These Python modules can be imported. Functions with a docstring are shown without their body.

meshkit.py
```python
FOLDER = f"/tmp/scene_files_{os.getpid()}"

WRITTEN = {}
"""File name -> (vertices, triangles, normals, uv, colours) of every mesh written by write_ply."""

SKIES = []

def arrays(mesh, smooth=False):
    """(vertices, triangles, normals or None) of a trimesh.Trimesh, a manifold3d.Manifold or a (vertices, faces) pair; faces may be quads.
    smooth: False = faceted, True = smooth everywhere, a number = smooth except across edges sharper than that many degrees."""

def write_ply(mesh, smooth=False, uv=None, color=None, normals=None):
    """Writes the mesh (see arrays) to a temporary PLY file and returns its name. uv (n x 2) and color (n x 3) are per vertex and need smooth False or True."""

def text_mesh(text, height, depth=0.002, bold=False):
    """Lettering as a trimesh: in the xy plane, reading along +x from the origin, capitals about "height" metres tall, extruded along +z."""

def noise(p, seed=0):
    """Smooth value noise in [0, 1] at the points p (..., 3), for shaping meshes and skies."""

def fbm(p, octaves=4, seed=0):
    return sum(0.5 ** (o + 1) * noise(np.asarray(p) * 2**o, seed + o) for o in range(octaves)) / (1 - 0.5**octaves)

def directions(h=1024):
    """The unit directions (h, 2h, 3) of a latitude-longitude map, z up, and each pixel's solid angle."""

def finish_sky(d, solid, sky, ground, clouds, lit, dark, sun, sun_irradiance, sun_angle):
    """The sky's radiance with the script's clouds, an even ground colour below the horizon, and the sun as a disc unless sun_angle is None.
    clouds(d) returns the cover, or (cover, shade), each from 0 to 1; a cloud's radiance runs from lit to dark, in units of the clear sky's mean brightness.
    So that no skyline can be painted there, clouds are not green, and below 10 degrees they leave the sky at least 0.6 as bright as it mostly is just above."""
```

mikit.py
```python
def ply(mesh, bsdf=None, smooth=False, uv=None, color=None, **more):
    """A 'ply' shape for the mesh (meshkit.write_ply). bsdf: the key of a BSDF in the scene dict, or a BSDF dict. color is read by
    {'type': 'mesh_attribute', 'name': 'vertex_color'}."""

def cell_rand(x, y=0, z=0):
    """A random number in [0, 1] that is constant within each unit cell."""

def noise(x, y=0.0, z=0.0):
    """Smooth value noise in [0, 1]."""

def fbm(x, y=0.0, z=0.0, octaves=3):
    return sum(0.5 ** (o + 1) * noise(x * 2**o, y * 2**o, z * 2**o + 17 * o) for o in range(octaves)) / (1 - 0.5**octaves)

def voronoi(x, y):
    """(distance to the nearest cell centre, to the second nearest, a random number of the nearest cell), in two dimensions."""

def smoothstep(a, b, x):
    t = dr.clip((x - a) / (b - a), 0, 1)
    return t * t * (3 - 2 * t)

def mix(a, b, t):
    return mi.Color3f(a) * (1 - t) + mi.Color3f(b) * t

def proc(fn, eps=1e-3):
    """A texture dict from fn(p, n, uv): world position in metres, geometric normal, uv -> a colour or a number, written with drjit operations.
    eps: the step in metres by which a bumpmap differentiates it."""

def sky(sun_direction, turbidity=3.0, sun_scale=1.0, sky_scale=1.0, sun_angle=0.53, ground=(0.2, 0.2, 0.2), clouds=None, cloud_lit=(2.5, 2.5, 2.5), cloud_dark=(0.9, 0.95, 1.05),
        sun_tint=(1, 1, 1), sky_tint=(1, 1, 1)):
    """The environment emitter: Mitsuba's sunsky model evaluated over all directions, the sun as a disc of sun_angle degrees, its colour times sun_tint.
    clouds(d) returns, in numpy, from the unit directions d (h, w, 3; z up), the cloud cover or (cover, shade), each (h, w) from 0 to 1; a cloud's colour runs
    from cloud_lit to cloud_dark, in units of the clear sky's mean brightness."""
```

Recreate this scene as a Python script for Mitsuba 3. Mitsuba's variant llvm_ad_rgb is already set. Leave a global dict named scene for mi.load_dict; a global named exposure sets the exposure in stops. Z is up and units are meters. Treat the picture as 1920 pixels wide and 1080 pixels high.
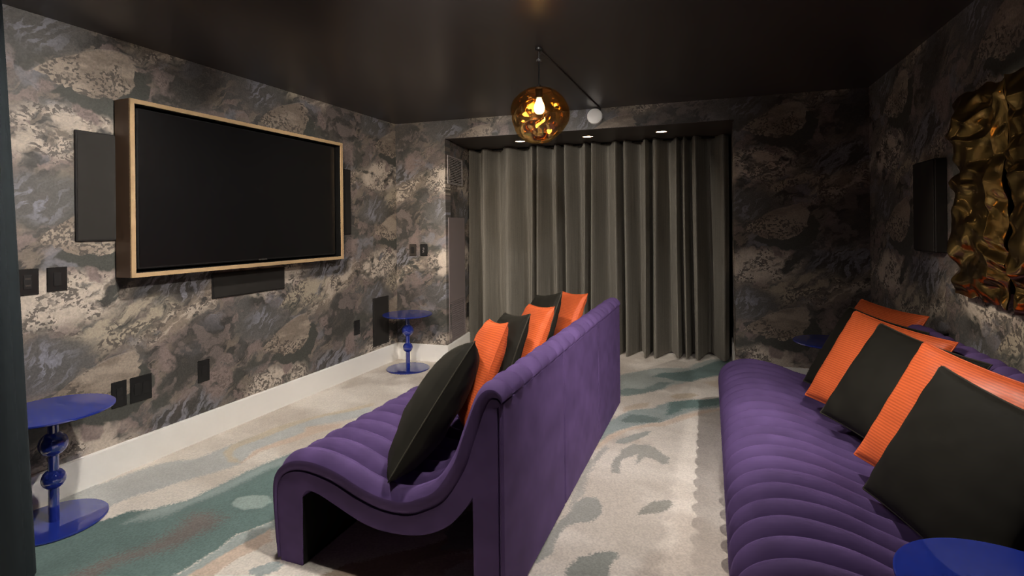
import math, random
import numpy as np, trimesh, drjit as dr, mitsuba as mi
import mikit
from mikit import ply, proc, noise, fbm, voronoi, smoothstep, mix, cell_rand
from meshkit import fbm as nfbm, noise as nnoise
T = mi.ScalarTransform4f
rng = np.random.default_rng(7)
PI = math.pi
scene = {'type': 'scene'}
labels = {}

# ------------------------------------------------------------------ camera, lights, exposure
F_PX, YAW, ROLL, CAM_H = 992.37, 0.3775, -0.0107, 1.338
fw = np.array([-math.sin(YAW), math.cos(YAW), 0.0])
r0 = np.array([math.cos(YAW), math.sin(YAW), 0.0])
up = math.cos(ROLL) * np.array([0, 0, 1.0]) - math.sin(ROLL) * r0
eye = np.array([0, 0, CAM_H])
scene['camera'] = {'type': 'perspective', 'fov_axis': 'x', 'fov': math.degrees(2 * math.atan(960 / F_PX)),
                   'principal_point_offset_x': 0.0, 'principal_point_offset_y': (540 - 425.12) / 1080.0,
                   'near_clip': 0.02, 'far_clip': 50.0,
                   'to_world': T().look_at(origin=eye.tolist(), target=(eye + fw).tolist(), up=up.tolist())}
exposure = 0.0
# added, unseen spotlights above the view that light the room: position, aim, colour, strength, lens radius, cutoff and beam angle (None: a wide lens)
WARM = (1.0, 0.93, 0.85)
ADDED_SPOTS = [
    ((-0.35, 1.45, 2.30), (-3.1, 2.4, 1.30), WARM, 1250, 0.06, None, None, 'added unseen spotlight aimed at the television wall'),
    ((-1.75, 1.20, 2.30), (-2.80, 4.60, 1.30), (1.0, 0.84, 0.66), 26, 0.05, 22, 3, 'added unseen spotlight aimed at the far left corner'),
    ((-2.38, 1.12, 2.30), (-1.45, 5.45, 1.10), (1.0, 0.92, 0.82), 30, 0.05, 19, 13, 'added unseen spotlight aimed at the curtains'),
    ((-1.00, 1.35, 2.30), (0.60, 2.75, 0.62), WARM, 8, 0.05, 20, 6, 'added unseen spotlight aimed at the cushions of the right sofa'),
    ((0.85, 1.50, 2.30), (-0.72, 3.20, 0.62), WARM, 28, 0.05, 31, 8, 'added unseen spotlight aimed at the back of the left sofa'),
    ((-1.65, 1.70, 2.34), (-2.25, 2.2, 0.0), WARM, 1600, 0.05, None, None, 'added unseen spotlight aimed at the carpet before the television'),
    ((0.10, 2.28, 2.34), (0.42, 2.00, 0.40), WARM, 9, 0.05, 38, 14, 'added unseen spotlight above the seat of the right sofa'),
    ((-0.75, 1.60, 2.30), (1.05, 2.75, 1.40), (1.0, 0.86, 0.68), 17, 0.05, 16, 6, 'added unseen spotlight aimed at the gold wall relief'),
]

# ------------------------------------------------------------------ helpers
def tag(key, label=None, category=None, group=None, kind=None):
    d = labels.setdefault(key, {})
    for k, v in (('label', label), ('category', category), ('group', group), ('kind', kind)):
        if v: d[k] = v
    return key

def put(key, mesh, mat, smooth=False, uv=None, tw=None, **kw):
    d = ply(mesh, mat, smooth=smooth, uv=uv)
    if tw is not None: d['to_world'] = tw
    d.update(kw)
    scene[key] = d
    return key

def num(base, i): return base if i == 0 else '%s_%03d' % (base, i)

def box(x0, x1, y0, y1, z0, z1, bev=0.0):
    if bev <= 0:
        m = trimesh.creation.box((x1 - x0, y1 - y0, z1 - z0))
        m.apply_translation(((x0 + x1) / 2, (y0 + y1) / 2, (z0 + z1) / 2)); return m
    pts = []
    for sx in (0, 1):
        for sy in (0, 1):
            for sz in (0, 1):
                c = [x1 if sx else x0, y1 if sy else y0, z1 if sz else z0]
                s = [1 if a else -1 for a in (sx, sy, sz)]
                for k in range(3):
                    p = [c[j] - (0 if j == k else s[j] * bev) for j in range(3)]
                    pts.append(p)
    return trimesh.convex.convex_hull(np.array(pts))

def lathe(profile, n=48):
    """profile: (r, z) list bottom to top"""
    return trimesh.creation.revolve(np.array(profile, float), sections=n)

def tube(points, r, sides=10):
    p = np.asarray(points, float)
    t = np.gradient(p, axis=0); t /= np.linalg.norm(t, axis=1, keepdims=True) + 1e-12
    ref = np.where(np.abs(t[:, 2:]) < 0.9, [0, 0, 1.0], [1.0, 0, 0])
    a = np.cross(t, ref); a /= np.linalg.norm(a, axis=1, keepdims=True)
    b = np.cross(t, a)
    ang = np.arange(sides) * 2 * PI / sides
    rr = np.broadcast_to(r, (len(p),))
    v = p[:, None] + rr[:, None, None] * (np.cos(ang)[None, :, None] * a[:, None] + np.sin(ang)[None, :, None] * b[:, None])
    n = len(p); f = []
    for i in range(n - 1):
        for j in range(sides):
            k = (j + 1) % sides
            f += [[i * sides + j, i * sides + k, (i + 1) * sides + k], [i * sides + j, (i + 1) * sides + k, (i + 1) * sides + j]]
    v = v.reshape(-1, 3)
    v = np.vstack([v, p[0], p[-1]])
    for j in range(sides):
        k = (j + 1) % sides
        f += [[n * sides, k, j], [n * sides + 1, (n - 1) * sides + j, (n - 1) * sides + k]]
    m = trimesh.Trimesh(v, f, process=False); m.fix_normals(); return m

def grid(P, close_u=False):
    """P (nu, nv, 3) -> mesh"""
    nu, nv = P.shape[:2]
    idx = np.arange(nu * nv).reshape(nu, nv)
    a, b, c, d = idx[:-1, :-1], idx[1:, :-1], idx[1:, 1:], idx[:-1, 1:]
    f = np.concatenate([np.stack([a, b, c], -1).reshape(-1, 3), np.stack([a, c, d], -1).reshape(-1, 3)])
    return trimesh.Trimesh(P.reshape(-1, 3), f, process=False)

def prism(poly_xy, z0, z1):
    """extrude a plan polygon from z0 to z1"""
    from shapely.geometry import Polygon
    m = trimesh.creation.extrude_polygon(Polygon(poly_xy), z1 - z0, engine='earcut')
    m.apply_translation((0, 0, z0)); return m

def catmull(pts, n=12):
    pts = np.asarray(pts, float)
    P = np.vstack([2 * pts[0] - pts[1], pts, 2 * pts[-1] - pts[-2]])
    out = []
    for i in range(1, len(P) - 2):
        for t in np.linspace(0, 1, n, endpoint=False):
            a, b, c, d = P[i - 1], P[i], P[i + 1], P[i + 2]
            out.append(0.5 * ((2 * b) + (-a + c) * t + (2 * a - 5 * b + 4 * c - d) * t * t + (-a + 3 * b - 3 * c + d) * t ** 3))
    out.append(pts[-1]); return np.array(out)

# ------------------------------------------------------------------ materials
def rgb(*c): return {'type': 'rgb', 'value': list(c)}
def mat(name, base, rough=0.5, spec=0.5, **kw):
    d = {'type': 'principled', 'base_color': base if isinstance(base, dict) else rgb(*base), 'roughness': rough, 'specular': spec}
    d.update(kw)
    scene[name] = {'type': 'twosided', 'bsdf': d}
    return name

PU, PV = 1.35, 0.835          # repeat of the printed wallpaper
def wallpaper(p, n, uv):
    x0, y0 = uv.x, uv.y
    w1 = fbm(x0 * 7 + 3, y0 * 7, 1.0, 6) - 0.5
    w2 = fbm(x0 * 7, y0 * 7 + 5, 7.0, 6) - 0.5
    x, y = x0 + 0.12 * w1 + 0.025 * (fbm(x0 * 34, y0 * 34, 21.0, 3) - 0.5), y0 + 0.10 * w2 + 0.025 * (fbm(x0 * 34 + 7, y0 * 34, 22.0, 3) - 0.5)
    def wrap(a, c, P):
        d = a - c
        return d - P * dr.floor(d / P + 0.5)
    def ell(cx, cy, rx, ry, rot, soft=0.12):
        dx, dy = wrap(x, cx, PU), wrap(y, cy, PV)
        c, s = math.cos(rot), math.sin(rot)
        u, v = (c * dx + s * dy) / rx, (-s * dx + c * dy) / ry
        return 1 - smoothstep(1 - soft, 1 + soft, dr.sqrt(u * u + v * v))
    big = fbm(x * 5.5 + 0.2, y * 8, 2.0, 6)
    med = fbm(x * 15 - 4 * y, y * 20, 4.0, 6)
    pet = fbm(x * 12 + 4, y * 15, 11.0, 5)
    fine = fbm(x0 * 84 + 9 * w1, y0 * 92, 6.0, 3)
    grain = fbm(x0 * 150, y0 * 150, 16.0, 2)
    diag = fbm((x + 0.7 * y) * 7, (y - 0.7 * x) * 30, 8.0, 5)       # fibres rising to the right
    plume = fbm((x - 0.9 * y) * 40, (y + 0.9 * x) * 9, 9.0, 4)      # strokes falling to the right
    dark, green, slate = (0.050, 0.047, 0.044), (0.062, 0.063, 0.056), (0.100, 0.096, 0.092)
    mauve, rose, tan = (0.140, 0.116, 0.108), (0.205, 0.160, 0.148), (0.220, 0.180, 0.144)
    cream, gold, blue = (0.480, 0.415, 0.350), (0.330, 0.285, 0.222), (0.205, 0.205, 0.235)
    c = mix(dark, slate, smoothstep(0.30, 0.64, big))
    c = mix(c, mauve, smoothstep(0.44, 0.64, med) * 0.85)
    c = mix(c, tan, smoothstep(0.50, 0.66, diag) * 0.65)
    c = mix(c, rose, smoothstep(0.56, 0.66, pet) * 0.9)
    c = mix(c, blue, smoothstep(0.60, 0.72, fbm(x * 6 + 9, y * 8, 15.0, 6)) * 0.55)
    c = mix(c, green, smoothstep(0.55, 0.66, fbm(x * 6, y * 9 + 8, 12.0, 6)) * 0.85)
    # pale ledge left below the stones
    m = ell(-0.36, -0.50, 0.31, 0.14, 0.10, 0.3)
    c = mix(c, cream, m * smoothstep(0.34, 0.50, med * 0.5 + big * 0.5))
    # gold ground above the stone
    m = ell(0.00, 0.16, 0.34, 0.11, 0.16, 0.35)
    c = mix(c, gold, m * smoothstep(0.34, 0.54, big * 0.4 + diag * 0.6))
    # sand band that climbs to the right
    m = ell(0.36, 0.20, 0.36, 0.085, 0.50, 0.35)
    c = mix(c, mix(tan, cream, smoothstep(0.40, 0.62, diag) * 0.7), m * smoothstep(0.30, 0.46, med))
    # lavender and black plumes
    m = ell(0.30, 0.37, 0.27, 0.11, 0.15, 0.35)
    c = mix(c, mix(dark, blue, smoothstep(0.40, 0.64, plume)), m * 0.85)
    # dark pool with pale blue strokes
    m = ell(-0.46, 0.00, 0.24, 0.13, 0.10, 0.25)
    c = mix(c, slate, m * 0.9)
    c = mix(c, blue, m * smoothstep(0.50, 0.66, plume) * ell(-0.45, 0.01, 0.12, 0.10, -0.5, 0.6))
    # dark hollow right of the stone
    m = ell(0.36, -0.10, 0.24, 0.15, 0.62, 0.25)
    c = mix(c, dark, m * 0.75)
    c = mix(c, mauve, m * smoothstep(0.52, 0.64, pet))
    for (ex, ey, rx, ry, ro) in ((0.17, -0.10, 0.05, 0.07, 0.4), (0.52, -0.33, 0.08, 0.10, -0.3), (-0.23, -0.37, 0.035, 0.06, 0.6)):
        c = mix(c, rose, ell(ex, ey, rx, ry, ro, 0.3) * smoothstep(0.3, 0.5, med + 0.08))
    # ink flecks gather on the pale ground
    lum = c.x
    c = mix(c, (0.070, 0.060, 0.054), smoothstep(0.49, 0.56, fine) * smoothstep(0.14, 0.26, lum) * smoothstep(0.40, 0.54, fbm(x0 * 9 + 2, y0 * 9, 18.0, 4)) * 0.85)
    # the rounded stone and the dark gap under its right side
    def stone(ox, oy):
        dx = wrap(x0 + 0.030 * w1, ox - 0.22, PU) - 0.22
        dy = wrap(y0 + 0.026 * w2, oy - 0.14, PV) - 0.14
        t = dr.clip((dx + 0.47) / 0.47, 1e-4, 1.0)
        top = -0.21 + 0.21 * dr.power(dr.sin(t * (PI / 2)), 0.8)
        low = -0.205 - 0.075 * dr.power(dr.maximum(dr.sin(dr.power(t, 1.35) * PI), 1e-4), 0.8) + 0.008 * dr.sin(dx * 70 + 20 * w1)
        side = 0.02 - dx - 0.05 * dr.square((dy + 0.10) / 0.12) + 0.010 * dr.sin(dy * 70 + 20 * w2)
        return dr.minimum(dr.minimum(top - dy, dy - low), dr.minimum(side, dx + 0.48)), dx, dy
    d, gx, gy = stone(0.075, -0.085)
    c = mix(c, green, smoothstep(-0.008, 0.008, d))
    d, dx, dy = stone(0.0, 0.0)
    m = smoothstep(-0.0035, 0.0035, d)
    body = mix((0.205, 0.166, 0.134), (0.300, 0.252, 0.206), smoothstep(0.34, 0.66, fbm(x0 * 6, y0 * 20, 13.0, 5)))
    spread = fbm(x0 * 10, y0 * 10, 14.0, 5) + 0.30 * smoothstep(-0.10, -0.27, dy) + 0.12 * smoothstep(-0.15, -0.40, dx)
    body = mix(body, (0.080, 0.068, 0.060), smoothstep(0.50, 0.58, fine) * smoothstep(0.50, 0.68, spread) * 0.9)
    c = mix(c, body, m)
    c = mix(c, (0.36, 0.31, 0.26), smoothstep(-0.009, -0.003, d) * (1 - m) * smoothstep(-0.10, 0.0, dy) * 0.5)
    return c * (0.80 + 0.40 * grain)

CARPET = {
    'paleblue_band': [(-3.18,1.6),(-3.17,1.65),(-3.09,1.79),(-3.04,1.96),(-2.99,2.12),(-2.88,2.21),(-2.85,2.37),(-2.83,2.53),(-2.8,2.68),(-2.7,2.97),(-2.48,3.34),(-2.35,3.17),(-2.61,2.79),(-2.57,2.72),(-2.61,2.54),(-2.62,2.38),(-2.57,2.22),(-2.59,2.15),(-2.71,1.92),(-2.76,1.78),(-2.78,1.63),(-2.85,1.56),(-2.94,1.52)],
    'tan_edge': [(-2.8,2.32),(-2.84,2.42),(-2.82,2.69),(-2.72,2.99),(-2.49,3.37),(-2.45,3.32),(-2.68,2.94),(-2.74,2.64),(-2.77,2.39),(-2.72,2.31),(-2.58,2.24),(-2.65,2.22)],
    'tan_low': [(-2.63,2.41),(-2.62,2.55),(-2.56,2.73),(-2.62,2.81),(-2.54,2.85),(-2.44,2.95),(-2.4,2.88),(-2.5,2.67),(-2.58,2.43),(-2.57,2.23)],
    'river': [(-2.81,1.38),(-2.69,1.56),(-2.65,1.68),(-2.57,1.73),(-2.48,1.83),(-2.46,2.05),(-2.46,2.14),(-2.44,2.32),(-2.38,2.5),(-2.35,2.67),(-2.31,2.9),(-2.17,3.26),(-1.69,3.04),(-1.81,2.31),(-1.92,1.82),(-1.98,1.71),(-1.99,1.61),(-1.99,1.52),(-2.0,1.41),(-2.0,1.35),(-2.33,1.13),(-2.72,1.25)],
    'river_pale': [(-2.57,1.73),(-2.48,1.83),(-2.46,2.05),(-2.46,2.14),(-2.44,2.32),(-2.38,2.5),(-2.31,2.9),(-2.17,3.26),(-2.12,3.18),(-2.23,2.81),(-2.3,2.42),(-2.36,2.25),(-2.38,2.07),(-2.38,1.99),(-2.42,1.81),(-2.44,1.69),(-2.56,1.6),(-2.57,1.66)],
    'river_brown': [(-2.37,1.27),(-2.35,1.38),(-2.29,1.51),(-2.28,1.62),(-2.34,1.75),(-2.26,1.79),(-2.15,1.79),(-2.14,1.73),(-2.15,1.63),(-2.18,1.51),(-2.25,1.42),(-2.27,1.34),(-2.26,1.27)],
    'river_spot': [(-2.23,1.89),(-2.25,1.94),(-2.2,1.99),(-2.12,2.01),(-2.05,1.98),(-2.06,1.91),(-2.12,1.87)],
    'under_grey': [(-2.0,1.41),(-1.99,1.52),(-1.99,1.61),(-1.98,1.71),(-1.92,1.83),(-1.91,1.95),(-1.84,1.88),(-1.86,1.77),(-1.9,1.67),(-1.92,1.56),(-1.9,1.45),(-1.92,1.38)],
    'under_tan': [(-1.96,1.42),(-1.93,1.57),(-1.91,1.65),(-1.87,1.79),(-1.8,1.72),(-1.84,1.59),(-1.85,1.48),(-1.84,1.42)],
    'spot2': [(-1.74,1.54),(-1.72,1.57),(-1.68,1.62),(-1.63,1.62),(-1.63,1.58),(-1.67,1.53),(-1.71,1.52)],
    's_brown': [(-1.44,1.62),(-1.39,1.72),(-1.3,1.81),(-1.24,1.86),(-1.19,1.92),(-1.12,2.01),(-1.04,2.08),(-0.98,1.96),(-1.05,1.91),(-1.13,1.82),(-1.16,1.73),(-1.22,1.64)],
    's_grey': [(-1.09,1.93),(-1.11,1.95),(-1.1,1.99),(-1.14,2.05),(-1.14,2.12),(-1.13,2.24),(-1.02,2.27),(-0.91,2.03),(-1.0,1.97),(-1.04,1.95)],
    's_tan2': [(-1.16,1.73),(-1.14,1.81),(-1.08,1.89),(-0.98,1.94),(-0.89,1.98),(-0.87,1.93),(-0.96,1.9),(-1.01,1.81),(-1.02,1.73)],
    'a_blob1': [(-0.69,2.36),(-0.68,2.49),(-0.63,2.57),(-0.57,2.58),(-0.55,2.52),(-0.54,2.45),(-0.57,2.36),(-0.61,2.33),(-0.65,2.27),(-0.66,2.15),(-0.64,2.08),(-0.69,1.99),(-0.74,1.98)],
    'a_strip': [(-0.72,2.95),(-0.67,3.21),(-0.64,3.17),(-0.67,2.96),(-0.68,2.79),(-0.64,2.59),(-0.68,2.47),(-0.69,2.36)],
    'a_blob2': [(-0.38,2.48),(-0.36,2.56),(-0.32,2.64),(-0.25,2.67),(-0.22,2.63),(-0.24,2.58),(-0.29,2.54),(-0.35,2.5)],
    'a_blob3': [(-0.56,1.95),(-0.56,2.02),(-0.54,2.09),(-0.49,2.14),(-0.42,2.18),(-0.41,2.15),(-0.43,2.08),(-0.43,2.01),(-0.45,1.93),(-0.53,1.9)],
    'a_claw': [(-0.57,2.87),(-0.57,3.04),(-0.57,3.19),(-0.52,3.28),(-0.43,3.29),(-0.36,3.22),(-0.29,3.14),(-0.29,3.07),(-0.32,3.06),(-0.39,3.12),(-0.43,3.12),(-0.45,3.02),(-0.48,3.15),(-0.53,3.06),(-0.53,2.88)],
    'a_thin': [(-0.62,3.27),(-0.61,3.32),(-0.53,3.44),(-0.46,3.51),(-0.43,3.51),(-0.44,3.44),(-0.52,3.33),(-0.57,3.27)],
    'a_river': [(-0.77,3.37),(-0.7,3.72),(-0.64,3.88),(-0.49,3.97),(-0.38,4.15),(-0.21,4.27),(0.03,4.41),(0.12,4.45),(0.11,4.29),(-0.03,4.16),(-0.2,4.02),(-0.3,3.86),(-0.39,3.72),(-0.49,3.64),(-0.6,3.52),(-0.69,3.37),(-0.73,3.19)],
    'a_river_dark': [(-0.38,4.15),(-0.21,4.26),(0.03,4.39),(0.03,4.26),(-0.17,4.09),(-0.28,4.03),(-0.31,3.93),(-0.37,3.85),(-0.38,3.97)],
    'a_river_dark2': [(-0.65,3.66),(-0.63,3.79),(-0.51,3.82),(-0.4,3.79),(-0.41,3.7),(-0.53,3.66),(-0.62,3.62)],
    'a_tan_edge': [(-0.74,3.21),(-0.69,3.38),(-0.6,3.52),(-0.49,3.63),(-0.39,3.72),(-0.29,3.86),(-0.14,4.04),(0.03,4.2),(0.03,4.16),(-0.14,3.97),(-0.28,3.76),(-0.38,3.62),(-0.48,3.58),(-0.58,3.48),(-0.66,3.29),(-0.71,3.11)],
    'b_band1': [(-0.88,4.71),(-0.77,4.89),(-0.6,5.09),(-0.31,5.19),(-0.25,5.39),(-0.11,5.6),(0.07,5.7),(0.06,5.15),(-0.1,4.99),(-0.25,4.78),(-0.42,4.53),(-0.51,4.41),(-0.62,4.29),(-0.79,4.18)],
    'b_dark1': [(-0.58,4.79),(-0.53,4.95),(-0.37,5.03),(-0.26,5.15),(-0.16,5.36),(-0.05,5.56),(0.07,5.66),(0.06,5.21),(-0.07,5.02),(-0.24,4.74),(-0.39,4.74),(-0.48,4.8)],
    'b_dark0': [(-0.81,4.31),(-0.76,4.39),(-0.6,4.42),(-0.52,4.64),(-0.39,4.68),(-0.46,4.47),(-0.58,4.3),(-0.74,4.18)],
    'b_tan': [(-0.39,4.29),(-0.35,4.38),(-0.23,4.45),(-0.19,4.4),(-0.23,4.3),(-0.34,4.24)],
    'b_tan2': [(-0.14,4.77),(-0.05,4.88),(0.03,4.93),(0.03,4.6),(-0.04,4.62),(-0.11,4.71)],
    'b_tan3': [(-0.7,3.92),(-0.61,4.05),(-0.51,4.1),(-0.53,4.0),(-0.62,3.9),(-0.68,3.82)],
}
CARPET_LOOK = {   # colour, edge softness, opacity
    'paleblue_band': ((0.42, 0.43, 0.42), 0.02, 0.9), 'tan_edge': ((0.52, 0.44, 0.32), 0.012, 0.75), 'tan_low': ((0.56, 0.44, 0.35), 0.012, 0.8),
    'river': ((0.115, 0.168, 0.160), 0.012, 1), 'river_pale': ((0.27, 0.32, 0.31), 0.03, 0.85), 'river_brown': ((0.155, 0.130, 0.122), 0.05, 0.9),
    'river_spot': ((0.27, 0.33, 0.31), 0.008, 0.85), 'under_grey': ((0.30, 0.34, 0.33), 0.010, 0.95), 'under_tan': ((0.58, 0.46, 0.37), 0.008, 0.9),
    'spot2': ((0.30, 0.35, 0.35), 0.008, 0.9), 's_brown': ((0.36, 0.27, 0.20), 0.010, 0.9), 's_grey': ((0.33, 0.34, 0.30), 0.010, 0.9),
    's_tan2': ((0.50, 0.40, 0.31), 0.010, 0.9), 'a_blob1': ((0.30, 0.31, 0.29), 0.010, 0.85), 'a_strip': ((0.40, 0.39, 0.36), 0.015, 0.8),
    'a_blob2': ((0.27, 0.27, 0.24), 0.008, 0.85), 'a_blob3': ((0.24, 0.26, 0.24), 0.008, 0.9), 'a_claw': ((0.34, 0.34, 0.31), 0.010, 0.85),
    'a_thin': ((0.30, 0.32, 0.30), 0.010, 0.85), 'a_tan_edge': ((0.58, 0.46, 0.36), 0.015, 0.7), 'a_river': ((0.29, 0.34, 0.33), 0.015, 0.95), 'a_river_dark': ((0.13, 0.20, 0.19), 0.02, 0.9),
    'a_river_dark2': ((0.15, 0.20, 0.19), 0.02, 0.85), 'b_band1': ((0.36, 0.40, 0.38), 0.02, 0.9), 'b_dark1': ((0.15, 0.22, 0.215), 0.02, 0.9),
    'b_dark0': ((0.18, 0.23, 0.22), 0.02, 0.85), 'b_tan': ((0.52, 0.43, 0.32), 0.015, 0.8), 'b_tan2': ((0.55, 0.46, 0.36), 0.02, 0.7), 'b_tan3': ((0.52, 0.43, 0.33), 0.015, 0.8)}
def carpet(p, n, uv):
    x0, y0 = p.x, p.y
    wx, wy = fbm(x0 * 5, y0 * 5, 1.0, 3) - 0.5, fbm(x0 * 5 + 7, y0 * 5, 2.0, 3) - 0.5
    x, y = x0 + 0.05 * wx, y0 + 0.05 * wy
    pile = noise(x0 * 160, y0 * 160, 3.0)
    drift = fbm(x0 * 1.6 + 0.5 * y0, y0 * 3.4, 4.0, 4)
    c = mix((0.56, 0.505, 0.445), (0.70, 0.645, 0.580), smoothstep(0.35, 0.65, drift))
    c = mix(c, (0.46, 0.40, 0.345), smoothstep(0.54, 0.66, fbm(x0 * 2.2 + 5, y0 * 1.5, 6.0, 4)) * 0.7)
    for k in CARPET_LOOK:
        pts = CARPET[k]; col, soft, op = CARPET_LOOK[k]
        d2 = mi.Float(1e9); ins = mi.Bool(False)
        for i in range(len(pts)):
            (ax, ay), (bx, by) = pts[i], pts[(i + 1) % len(pts)]
            ex, ey = bx - ax, by - ay
            t = dr.clip(((x - ax) * ex + (y - ay) * ey) / max(ex * ex + ey * ey, 1e-9), 0, 1)
            d2 = dr.minimum(d2, dr.square(x - ax - ex * t) + dr.square(y - ay - ey * t))
            if ay != by:
                ins = ins ^ (((y < ay) != (y < by)) & (x < ax + (y - ay) * (ex / ey)))
        d = dr.select(ins, -1.0, 1.0) * dr.sqrt(d2)
        edge = d + soft * 1.6 * (pile - 0.5)
        m = smoothstep(soft, -soft, edge)
        tone = mi.Color3f(col) * (0.82 + 0.36 * fbm(x0 * 6, y0 * 6, 9.0, 3))
        c = mix(c, tone, m * op)
    return c * (0.80 + 0.22 * pile)

scene['wallpaper_paint'] = {'type': 'twosided', 'bsdf': {'type': 'principled', 'base_color': proc(wallpaper), 'roughness': 0.55, 'specular': 0.35}}
scene['carpet_pile'] = {'type': 'twosided', 'bsdf': {'type': 'principled', 'base_color': proc(carpet), 'roughness': 0.95, 'specular': 0.1, 'sheen': 0.3}}
scene['ceiling_paint'] = {'type': 'twosided', 'bsdf': {'type': 'principled', 'base_color': rgb(0.040, 0.034, 0.033), 'roughness': 0.30, 'specular': 0.5}}
mat('white_paint', (0.80, 0.78, 0.74), 0.45)
mat('white_satin', (0.90, 0.89, 0.87), 0.35)
mat('soffit_paint', (0.040, 0.030, 0.026), 0.45)
mat('black_plastic', (0.012, 0.012, 0.012), 0.38)
mat('black_satin', (0.012, 0.011, 0.011), 0.5, 0.35)
mat('charcoal_grille', (0.020, 0.018, 0.016), 0.75, 0.3)
mat('void_black', (0.004, 0.004, 0.004), 0.6, 0.2)
mat('screen_glass', (0.0035, 0.0035, 0.004), 0.33, 0.5)
mat('frame_gold', (0.52, 0.36, 0.20), 0.42, 0.5, metallic=0.25)
mat('frame_side', (0.075, 0.042, 0.024), 0.45)
mat('silver', (0.6, 0.6, 0.6), 0.3, 0.5, metallic=1.0)
mat('plate_black', (0.010, 0.010, 0.010), 0.35)
mat('plate_bronze', (0.035, 0.028, 0.024), 0.45)
mat('panel_taupe', (0.20, 0.165, 0.165), 0.55)
mat('grille_taupe', (0.34, 0.31, 0.30), 0.5)
scene['blue_lacquer'] = {'type': 'twosided', 'bsdf': {'type': 'plastic', 'diffuse_reflectance': rgb(0.014, 0.028, 0.225), 'int_ior': 2.2, 'nonlinear': False}}
def velvet(base, tint):
    def f(p, n, uv):
        a = fbm(p.x * 9, p.y * 9, p.z * 9, 3)
        return mi.Color3f(base) * (0.72 + 0.56 * a)
    return {'type': 'twosided', 'bsdf': {'type': 'principled', 'base_color': proc(f), 'roughness': 0.75, 'specular': 0.12, 'sheen': 0.45, 'sheen_tint': tint}}
scene['purple_velvet'] = velvet((0.080, 0.049, 0.134), 0.7)
scene['olive_velvet'] = velvet((0.0135, 0.0125, 0.0095), 0.6)
scene['olive_cord'] = velvet((0.04, 0.036, 0.028), 0.4)
def ribs(p, n, uv):
    return dr.sin(uv.y * (2 * PI * 46)) * 0.5 + 0.5
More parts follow.
